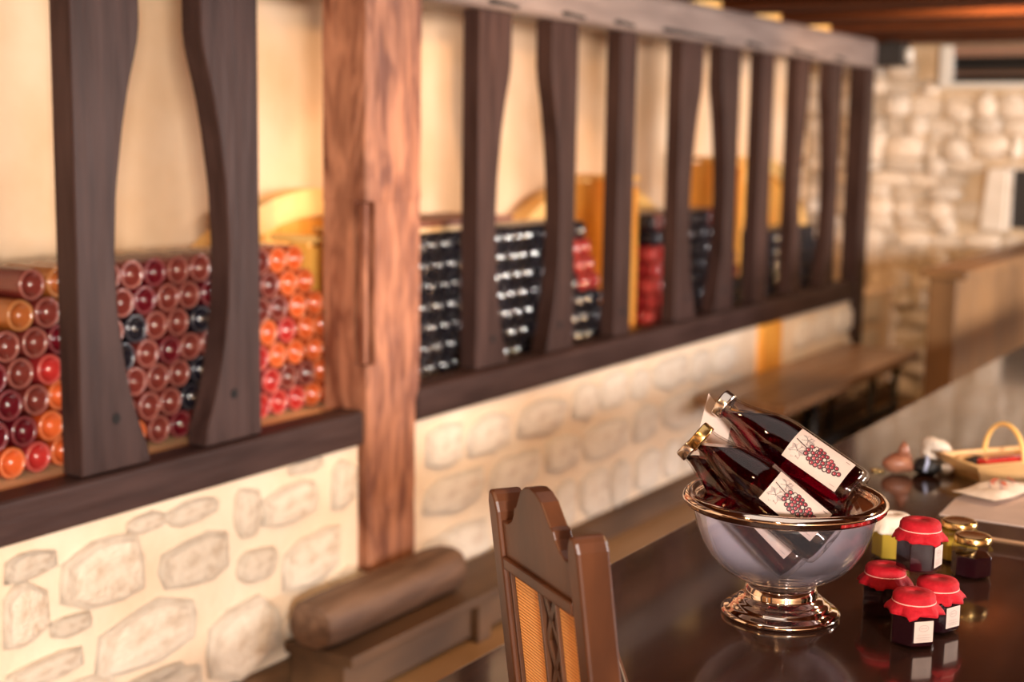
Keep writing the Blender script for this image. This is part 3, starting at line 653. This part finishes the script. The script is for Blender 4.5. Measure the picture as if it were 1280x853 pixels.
# ------------------------------------------------------------------ juice bottles
CRh = Vector((CR.x, CR.y, 0)).normalized(); CFh = Vector((-CRh.y, CRh.x, 0))
Lb = .265
outer = [(0, .004), (.030, .0), (.038, .002), (.0425, .008), (.044, .016), (.044, .142), (.0425, .158), (.038, .176), (.031, .198), (.0245, .220), (.0205, .240), (.0200, .250), (.0215, .252), (.0215, .262)]
inner = [(.0175, .262), (.0175, .240), (.0215, .219), (.0282, .197), (.0352, .175), (.0397, .157), (.0412, .142), (.0412, .018), (.039, .011), (.030, .008), (0, .010)]
liq = [(0, .0104), (.030, .0084), (.0389, .0114), (.0410, .018), (.0410, .142), (.0395, .157), (.0350, .175), (.0280, .197), (.0213, .219), (.0173, .240), (.0173, .258)]
def cylpt(u, v, r): return (r * cos(v), r * sin(v), u)
def label_meshes(bot, v0, part_label=None):
    """paper label wrapped on the body with a bunch of grapes and leaves; u along axis, v angle"""
    u0, u1 = .028, .128; hv = .72; r = .0443; mb = MB(); nu, nv = 2, 14
    def P(s, t, rr=r):           # s 0..1 along the axis from shoulder to base, t -1..1 across
        return cylpt(u1 + (u0 - u1) * s, v0 + hv * t, rr)
    vs = [P(i / nu, -1 + 2 * j / nv) for i in range(nu + 1) for j in range(nv + 1)]
    fs = [(i * (nv + 1) + j, i * (nv + 1) + j + 1, (i + 1) * (nv + 1) + j + 1, (i + 1) * (nv + 1) + j) for i in range(nu) for j in range(nv)]
    lab = mb.add(vs, fs, 0, True).build('label', M['paper'], bot, fix=False)
    pr = MB(); rg = random.Random(4)
    def blob(s, t, rad, mi, lvl, n=8, jag=0, sq=1.0):
        pts = [P(s, t, r + .0002 * lvl)]
        for k in range(n):
            a = 2 * pi * k / n; q = rad * (1 - (jag if k % 2 else 0)) ; pts.append(P(s + q * cos(a) / .100, t + q * sin(a) * sq / (hv * r), r + .0002 * lvl))
        pr.add(pts, [(0, 1 + k, 1 + (k + 1) % n) for k in range(n)], mi)
    def seg(s0, t0, s1, t1, wd_, mi, lvl):
        dx, dy = (s1 - s0) * .1, (t1 - t0) * hv * r; l = sqrt(dx * dx + dy * dy); nx, ny_ = -dy / l * wd_ / .1, dx / l * wd_ / (hv * r)
        pr.add([P(s0 + nx, t0 + ny_, r + .0002 * lvl), P(s1 + nx, t1 + ny_, r + .0002 * lvl), P(s1 - nx, t1 - ny_, r + .0002 * lvl), P(s0 - nx, t0 - ny_, r + .0002 * lvl)], [(0, 1, 2, 3)], mi)
    # leaves
    blob(.16, -.35, .015, 1, 1, 14, .35); blob(.20, .42, .0135, 1, 1, 14, .35); blob(.12, .30, .009, 3, 2, 12, .3); blob(.14, -.5, .008, 3, 2, 12, .3)
    blob(.62, -.62, .010, 3, 1, 12, .4); blob(.50, .5, .0, 3, 1)
    for a in range(5):
        seg(.16, -.35, .16 + .12 * cos(a * 1.25), -.35 + .35 * sin(a * 1.25), .0003, 2, 3); seg(.20, .42, .20 + .11 * cos(a * 1.25), .42 + .33 * sin(a * 1.25), .0003, 2, 3)
    seg(.04, .15, .30, .0, .0008, 2, 3); seg(.30, 0, .42, -.05, .0006, 2, 3); seg(.30, 0, .25, -.2, .0005, 2, 3)
    # berries
    for i in range(9):
        s = .30 + i * .075; half_ = [.22, .34, .40, .38, .32, .26, .20, .12, .0][i]; k = max(1, int(half_ * 2 / .17) + 1)
        for j in range(k):
            t = (-half_ + 2 * half_ * j / (k - 1)) if k > 1 else 0
            s2 = s + rg.uniform(-.012, .012); t2 = t + rg.uniform(-.02, .02) - .02 * i
            blob(s2, t2, .0043, 2, 4, 9); blob(s2, t2, .0026, 4 if rg.random() < .6 else (5 if rg.random() < .6 else 0), 5, 8); blob(s2 - .01, t2 - .03, .0008, 0, 6, 6)
    # fine lines of small script and border strokes
    for i in range(3): seg(.55 + i * .04, .78, .80 + i * .01, .78 - i * .0, .00035, 3, 2) if i == 0 else None
    seg(.86, .70, .94, .70, .0005, 2, 2); seg(.86, -.80, .95, -.80, .0006, 1, 2)
    pr.build('grape_print', [M['paper'], M['print_grey'], M['print_dark'], M['print_mid'], M['print_red'], M['print_rose']], lab, fix=False)
def juice_bottle(basep, mouthp, capmat, lab, capname):
    """basep/mouthp: (right, forward, height) about the bowl's centre"""
    def W(p): return Vector((BC.x, BC.y, 0)) + CRh * p[0] + CFh * p[1] + Vector((0, 0, p[2]))
    b = W(basep); m = W(mouthp); d = (m - b).normalized()
    q = d.to_track_quat('Z', 'Y')
    root = empty('juice_bottle', b, 0, lab, 'bottle', 'red juice bottles in the glass bowl'); root.rotation_mode = 'QUATERNION'; root.rotation_quaternion = q
    MB().lathe(outer + inner, 40).build('glass_body', M['clear_glass'], root)
    # liquid filled up to a level surface
    me = MB().lathe(liq, 40).mesh('juice', M['wine']); bm = bmesh.new(); bm.from_mesh(me)
    Rm = q.to_matrix(); zl = b.z + (Rm @ Vector((0, 0, .222))).z + .008
    pl = Rm.inverted() @ (Vector((0, 0, zl)) - Vector((0, 0, b.z))); no = Rm.inverted() @ Vector((0, 0, 1))
    res = bmesh.ops.bisect_plane(bm, geom=bm.verts[:] + bm.edges[:] + bm.faces[:], plane_co=pl, plane_no=no, clear_outer=True)
    ed = [e for e in bm.edges if e.is_boundary]
    if ed: bmesh.ops.holes_fill(bm, edges=ed)
    bmesh.ops.recalc_face_normals(bm, faces=bm.faces); bm.to_mesh(me); bm.free()
    link('juice', me, root)
    cp = MB().lathe([(.0180, .249), (.0228, .249), (.0234, .252), (.0234, .264), (.0225, .2665), (.020, .267), (0, .266)], 40, wav=lambda i, r_, z_, a: (r_ + (.0006 * sin(20 * a) if i in (1, 2) else 0), z_)).build('cap', capmat, root)
    # label turned towards the upper front
    tocam = (CAMP - (b + d * .08)); up_ = Vector((0, 0, 1)) * .62 + tocam.normalized(); lo = Rm.inverted() @ up_
    label_meshes(root, atan2(lo.y, lo.x))
    return root
juice_bottle((.0546, -.082, .899), (-.1473, -.009, 1.0583), M['gold'], 'red juice bottle with gold cap at the bowl rim, front left, grape label upright', 'gold')
juice_bottle((.1067, -.0326, .9633), (-.0957, .0776, 1.0911), M['silver_cap'], 'topmost red juice bottle lying across the others, grape label and silver cap', 'silver')
juice_bottle((.031, -.0064, .8451), (-.1459, .0656, 1.0187), M['silver_cap'], 'lowest red juice bottle, silver cap low at the left bowl rim', 'silver')
juice_bottle((.0902, .0346, .8947), (-.0776, .1557, 1.0561), M['gold'], 'rear red juice bottle with gold cap, behind the topmost bottle', 'gold')
def W2(r_, f_, z): v = Vector((BC.x, BC.y, 0)) + CRh * r_ + CFh * f_; return Vector((v.x, v.y, z))
cd = MB(); a, b = W2(-.115, .06, 1.02), W2(-.045, .115, .985); 
vs = [W2(-.120, .108, .962), W2(-.085, .112, .975), W2(-.072, .113, 1.05), W2(-.112, .112, 1.100), W2(-.128, .110, 1.03)]
cd.add([tuple(v) for v in vs] + [tuple(v + CFh * .0012) for v in vs], [(0, 1, 2, 3, 4), (9, 8, 7, 6, 5)] + [(i, (i + 1) % 5, 5 + (i + 1) % 5, 5 + i) for i in range(5)])
tag(cd.build('paper_card', M['paper']), 'plain pinkish paper card tucked in the bowl behind the bottle necks', 'card')

# ------------------------------------------------------------------ jars
def hexring(R_, rot=0): return [(R_ * cos(rot + pi / 3 * k), R_ * sin(rot + pi / 3 * k)) for k in range(6)]
def jar(loc, rz, kind, label, group, s=1.0, fill=.056, labelface=None, dark=True):
    root = empty('jam_jar' if kind != 'honey' else 'honey_jar', loc, rz, label, 'jar', group); root.scale = (s, s, s)
    R0 = .0368; H = .060
    def hexloft(levels, name, m):
        mb = MB(); vs = []; 
        for (R_, z) in levels: vs += [(p[0], p[1], z) for p in hexring(R_)]
        n = len(levels); fs = [(i * 6 + k, i * 6 + (k + 1) % 6, (i + 1) * 6 + (k + 1) % 6, (i + 1) * 6 + k) for i in range(n - 1) for k in range(6)] + [tuple(range(6))[::-1], tuple(range((n - 1) * 6, n * 6))]
        return mb.add(vs, fs).build(name, m, root, bevel=.0015)
    hexloft([(.034, 0), (R0, .003), (R0, .053), (.034, H - .003), (.029, H), (.027, H + .008)], 'glass_body', M['clear_glass'])
    hexloft([(R0 - .004, .004), (R0 - .0016, .006), (R0 - .0016, fill)] + ([(.0295, H)] if fill > .05 else []), 'filling', M['honey'] if kind in ('honey', 'honey_gold') else M['jam'])
    if kind in ('red', 'honey'):
        rg = random.Random(int(loc[0] * 1000) + int(loc[1] * 777)); ph = rg.uniform(0, 6)
        def wv(i, r_, z_, a):
            if i < 5: return r_, z_
            k = (i - 4) / 3.0; wv_ = sin(7 * a + ph) * .5 + sin(11 * a + 2 * ph) * .35 + (.9 if abs(((a * 2 / pi + .5) % 1) - .5) < .12 else 0)
            return r_ + k * wv_ * .0035, z_ - k * abs(wv_) * .0035 + k * .0 
        cap = [(0, H + .0225), (.020, H + .0222), (.0285, H + .0205), (.0312, H + .0165), (.0316, H + .009), (.0322, H + .006), (.0355, H + .003), (.0395, H - .001), (.0405, H - .004)]
        o = MB().lathe(cap, 56, wav=wv); o.f = [f for f in o.f]; ob = o.build('cloth_cover', M['red_cloth'] if kind == 'red' else M['pale_cloth'], root, fix=False)
        sd = ob.modifiers.new('solid', 'SOLIDIFY'); sd.thickness = .0008
        MB().lathe([(.0316, H + .0070), (.0330, H + .0075), (.0330, H + .0090), (.0316, H + .0095)], 40).build('elastic_band', M['band'] if kind == 'red' else M['pale_cloth'], root)
    else:
        MB().lathe([(.0295, H + .001), (.0318, H + .001), (.0322, H + .003), (.0318, H + .012), (.0300, H + .0145), (.024, H + .0138), (0, H + .0138)], 40, wav=lambda i, r_, z_, a: (r_ + (.0004 * sin(30 * a) if i == 2 else 0), z_)).build('lid', M['gold'], root)
    if labelface is not None:
        a = labelface + pi / 6; ap_ = R0 * cos(pi / 6); nrm = Vector((cos(a), sin(a), 0)); tg = Vector((-sin(a), cos(a), 0))
        def PP(u, z, d): v = nrm * (ap_ + d) + tg * u; return (v.x, v.y, z)
        lb_ = MB().add([PP(-.016, .012, .0004), PP(.016, .012, .0004), PP(.016, .045, .0004), PP(-.016, .045, .0004)], [(0, 1, 2, 3)]).build('label', M['paper'], root, fix=False)
        pr = MB()
        for i in range(20):
            t0, t1 = 2 * pi * i / 20, 2 * pi * (i + 1) / 20
            pr.add([PP(.0085 * cos(t0), .034 + .0052 * sin(t0), .0007), PP(.0085 * cos(t1), .034 + .0052 * sin(t1), .0007), PP(.0075 * cos(t1), .034 + .0043 * sin(t1), .0007), PP(.0075 * cos(t0), .034 + .0043 * sin(t0), .0007)], [(0, 1, 2, 3)])
        rg = random.Random(2)
        for (zz, n_, wv_) in ((.034, 5, .0045), (.0235, 7, .009), (.0195, 9, .011), (.0165, 8, .009)):
            for i in range(n_):
                u = -wv_ + 2 * wv_ * i / (n_ - 1); pr.add([PP(u - .0007, zz - .0008, .0007), PP(u + .0006, zz - .0008, .0007), PP(u + .0009, zz + .0012, .0007), PP(u - .0002, zz + rg.uniform(.0004, .0014), .0007)], [(0, 1, 2, 3)])
        pr.build('emblem', M['print_grey'], lb_, fix=False)
    return root
G1 = 'jam jars with red cloth covers'
cd_ang = atan2(-CFh.y, -CFh.x)
jar((-.562, 2.105, .76), cd_ang - pi / 6 + .25, 'red', 'jam jar with red cloth cover, nearest on the table, paper label facing front', G1, labelface=0)
jar((-.549, 2.190, .76), cd_ang - pi / 6 + .60, 'red', 'red-covered jam jar directly behind the nearest one, under the stacked jar', G1, labelface=0)
jar((-.640, 2.215, .76), cd_ang - pi / 6 + .1, 'red', 'red-covered jam jar on the table nearest the glass bowl, in shade', G1)
jar((-.588, 2.215, .8428), cd_ang - pi / 6 + 1.15 - .25, 'red', 'jam jar with red cloth cover stacked on top of two others', G1, labelface=0)
jar((-.724, 2.535, .76), cd_ang + .3, 'honey', 'yellow jar with pale cloth cover behind the bowl rim', 'jars of yellow preserve')
jar((-.618, 2.590, .76), cd_ang + .2, 'honey_gold', 'yellow jar with gold lid, half hidden behind the stacked red-covered jar', 'jars of yellow preserve')
jar((-.572, 2.505, .76), cd_ang - .1, 'gold', 'dark jam jar with gold lid standing apart at the right', None, fill=.040)

# ------------------------------------------------------------------ tray, paper, packet, basket and small things
tr = empty('dark_tray', (-.40, 2.86, .76), 0, 'low dark lacquered tray at the right frame edge under white papers', 'tray')
TR = [(-.31, .07), (-.305, -.095), (.22, -.085), (.22, .30), (-.27, .30)]
MB().prism(TR, 2, 0, .030).build('body', M['tray'], tr, bevel=.002)
MB().prism([(a * 1.015, b * 1.03) for a, b in TR], 2, 0, .004).build('base_edge', M['tray_edge'], tr)
o = MB().prism([(-.306, .066), (-.300, -.088), (.20, -.078), (.20, .28), (-.265, .28)], 2, 0, .002).build('paper_sheet', M['paper']); o.location = (-.40, 2.86, .7905)
tag(o, 'flat white paper sheet lying on the dark tray', 'paper')
pk = MB(); n1, n2 = 12, 8; vs = []; rp_ = random.Random(6)
for side in (1, -1):
    for i in range(n1 + 1):
        for j in range(n2 + 1):
            u, v = -1 + 2 * i / n1, -1 + 2 * j / n2; th = (1 - abs(u) ** 4) * (1 - abs(v) ** 4)
            vs.append((.085 * u + rp_.uniform(-.001, .001), .05 * v + .004 * sin(3 * u), .012 + side * (.011 * th + .0004) + (.003 * sin(5 * u + 3 * v) * th)))
fs = []
K = (n1 + 1) * (n2 + 1)
for s_ in (0, 1):
    for i in range(n1):
        for j in range(n2):
            q = [s_ * K + i * (n2 + 1) + j, s_ * K + (i + 1) * (n2 + 1) + j, s_ * K + (i + 1) * (n2 + 1) + j + 1, s_ * K + i * (n2 + 1) + j + 1]; fs.append(tuple(q))
pk.add(vs, fs, 0, True)
pko = empty('paper_packet', (-.640, 2.985, .7935), 1.22, 'crumpled white paper packet with orange print, beside the basket', 'packet')
pk.build('wrapper', M['pale_cloth'], pko)
pp = MB()
for (x0, y0, x1, y1, w_) in ((-.01, -.025, .02, .0, .006), (.0, .012, .03, .02, .005), (.035, -.02, .06, .015, .004), (-.02, -.005, -.005, .01, .004)):
    pp.add([(x0, y0 - w_, .0285), (x1, y1 - w_, .0285), (x1, y1 + w_, .0285), (x0, y0 + w_, .0285)], [(0, 1, 2, 3)])
pp.build('print', M['print_orange'], pko, fix=False)

bk = empty('wooden_basket', (-.705, 3.340, .76), .92, 'small boat-shaped wooden basket with hooped handle, far right on the table', 'basket')
def ring_pts(L_, W_, z): return [(-L_, -W_ * .75, z), (-L_ * .6, -W_, z), (L_ * .6, -W_, z), (L_, -W_ * .75, z), (L_, W_ * .75, z), (L_ * .6, W_, z), (-L_ * .6, W_, z), (-L_, W_ * .75, z)]
def ring_pts(L_, W_, z): return [(-L_, -W_, z), (0, -W_, z), (L_, -W_, z), (L_, 0, z), (L_, W_, z), (0, W_, z), (-L_, W_, z), (-L_, 0, z)]
b1 = ring_pts(.105, .052, 0); t1 = ring_pts(.130, .068, .043); t2 = ring_pts(.126, .064, .043); b2 = ring_pts(.101, .048, .006)
vs = b1 + t1 + t2 + b2; fs = [tuple(range(8))[::-1]] + [(i, (i + 1) % 8, 8 + (i + 1) % 8, 8 + i) for i in range(8)] + [(8 + i, 8 + (i + 1) % 8, 16 + (i + 1) % 8, 16 + i) for i in range(8)] + [(16 + i, 16 + (i + 1) % 8, 24 + (i + 1) % 8, 24 + i) for i in range(8)] + [tuple(range(24, 32))]
MB().add(vs, fs).build('body', M['basket'], bk)
MB().tube([t1[i] for i in range(8)], .0035, 6, closed=True).build('rim', M['basket'], bk)
MB().tube([(.0, .067 * cos(t), .040 + .078 * sin(t)) for t in [pi * k / 20 for k in range(21)]], .0055, 8).build('handle', M['cask_rim'], bk)
for (dx, dy, dz, rz, L_, w_, h_, m, nm, lab_) in ((-.005, -.024, .012, .05, .080, .017, .040, 'gloss_red', 'red_box', 'glossy red narrow box lying in the basket'), (-.070, .016, .012, .5, .028, .012, .034, 'black', 'black_case', 'small black case in the basket beside the red box'), (-.02, .038, .012, -.03, .078, .007, .034, 'basket', 'wooden_stick', 'pale wooden stick lying along the rear of the basket')):
    o = MB().box(-L_, L_, -w_, w_, 0, h_).build(nm, M[m], None, bevel=.004); a_ = .92
    o.location = (-.705 + dx * cos(a_) - dy * sin(a_), 3.340 + dx * sin(a_) + dy * cos(a_), .76 + dz - .005); o.rotation_euler = (0, 0, rz + a_); tag(o, lab_, 'box' if 'stick' not in nm else 'stick')
def lump(name, loc, rad, m, seed, amp=.15, parent=None, subd=2, rot=(0, 0, 0)):
    bm = bmesh.new(); bmesh.ops.create_icosphere(bm, subdivisions=subd + 1, radius=1); rg = random.Random(seed)
    ks = [(rg.uniform(1, 4), rg.uniform(1, 4), rg.uniform(1, 4), rg.uniform(0, 6)) for _ in range(4)]
    for v in bm.verts:
        f = 1 + amp * sum(sin(a * v.co.x + b * v.co.y + c_ * v.co.z + d) for a, b, c_, d in ks) / 2; v.co = Vector((v.co.x * f * rad[0], v.co.y * f * rad[1], v.co.z * f * rad[2]))
    zmin = min(v.co.z for v in bm.verts)
    for f in bm.faces: f.smooth = True
    me = bpy.data.meshes.new(name); bm.to_mesh(me); bm.free(); me.materials.append(m); o = bpy.data.objects.new(name, me); col.objects.link(o)
    o.location = (loc[0], loc[1], loc[2] - (zmin if parent is None else 0)); o.rotation_euler = rot
    if parent: o.parent = parent
    return o
dl = empty('rag_doll', (-.868, 3.222, .76), .45, 'small brown-headed rag figure lying on the table left of the basket', 'doll')
lump('head', (-.045, 0, .026), (.034, .030, .026), M['brown_skin'], 3, .12, dl)
MB().lathe([(.016, 0), (.010, .02), (0, .034)], 10, 0, Matrix.Translation((-.035, 0, .045))).build('tuft', M['brown_skin'], dl)
lump('body', (.022, 0, .020), (.034, .026, .020), M['black'], 5, .15, dl)
MB().tube([(.01, -.026, .012), (.016, -.020, .033), (.018, 0, .042), (.016, .020, .033)], .005, 6).build('collar', M['blue_trim'], dl)
lump('skirt', (.062, .005, .014), (.018, .018, .014), M['wool'], 8, .15, dl)
tag(lump('wool_ball', (-.862, 3.345, .76), (.038, .032, .034), M['wool'], 9, .2), 'fluffy pale wool ball lying between the rag figure and the basket', 'wool')
tk = MB()
for k in (0, 1): tk.tube([(.008 * cos(t) + k * .014, .008 * sin(t), .003) for t in [2 * pi * i / 12 for i in range(12)]], .0025, 6, closed=True)
o = tk.build('ring_pair', M['gold']); o.location = (-.962, 3.20, .7595); tag(o, 'tiny pair of joined gold rings on the table left of the rag figure', 'rings')
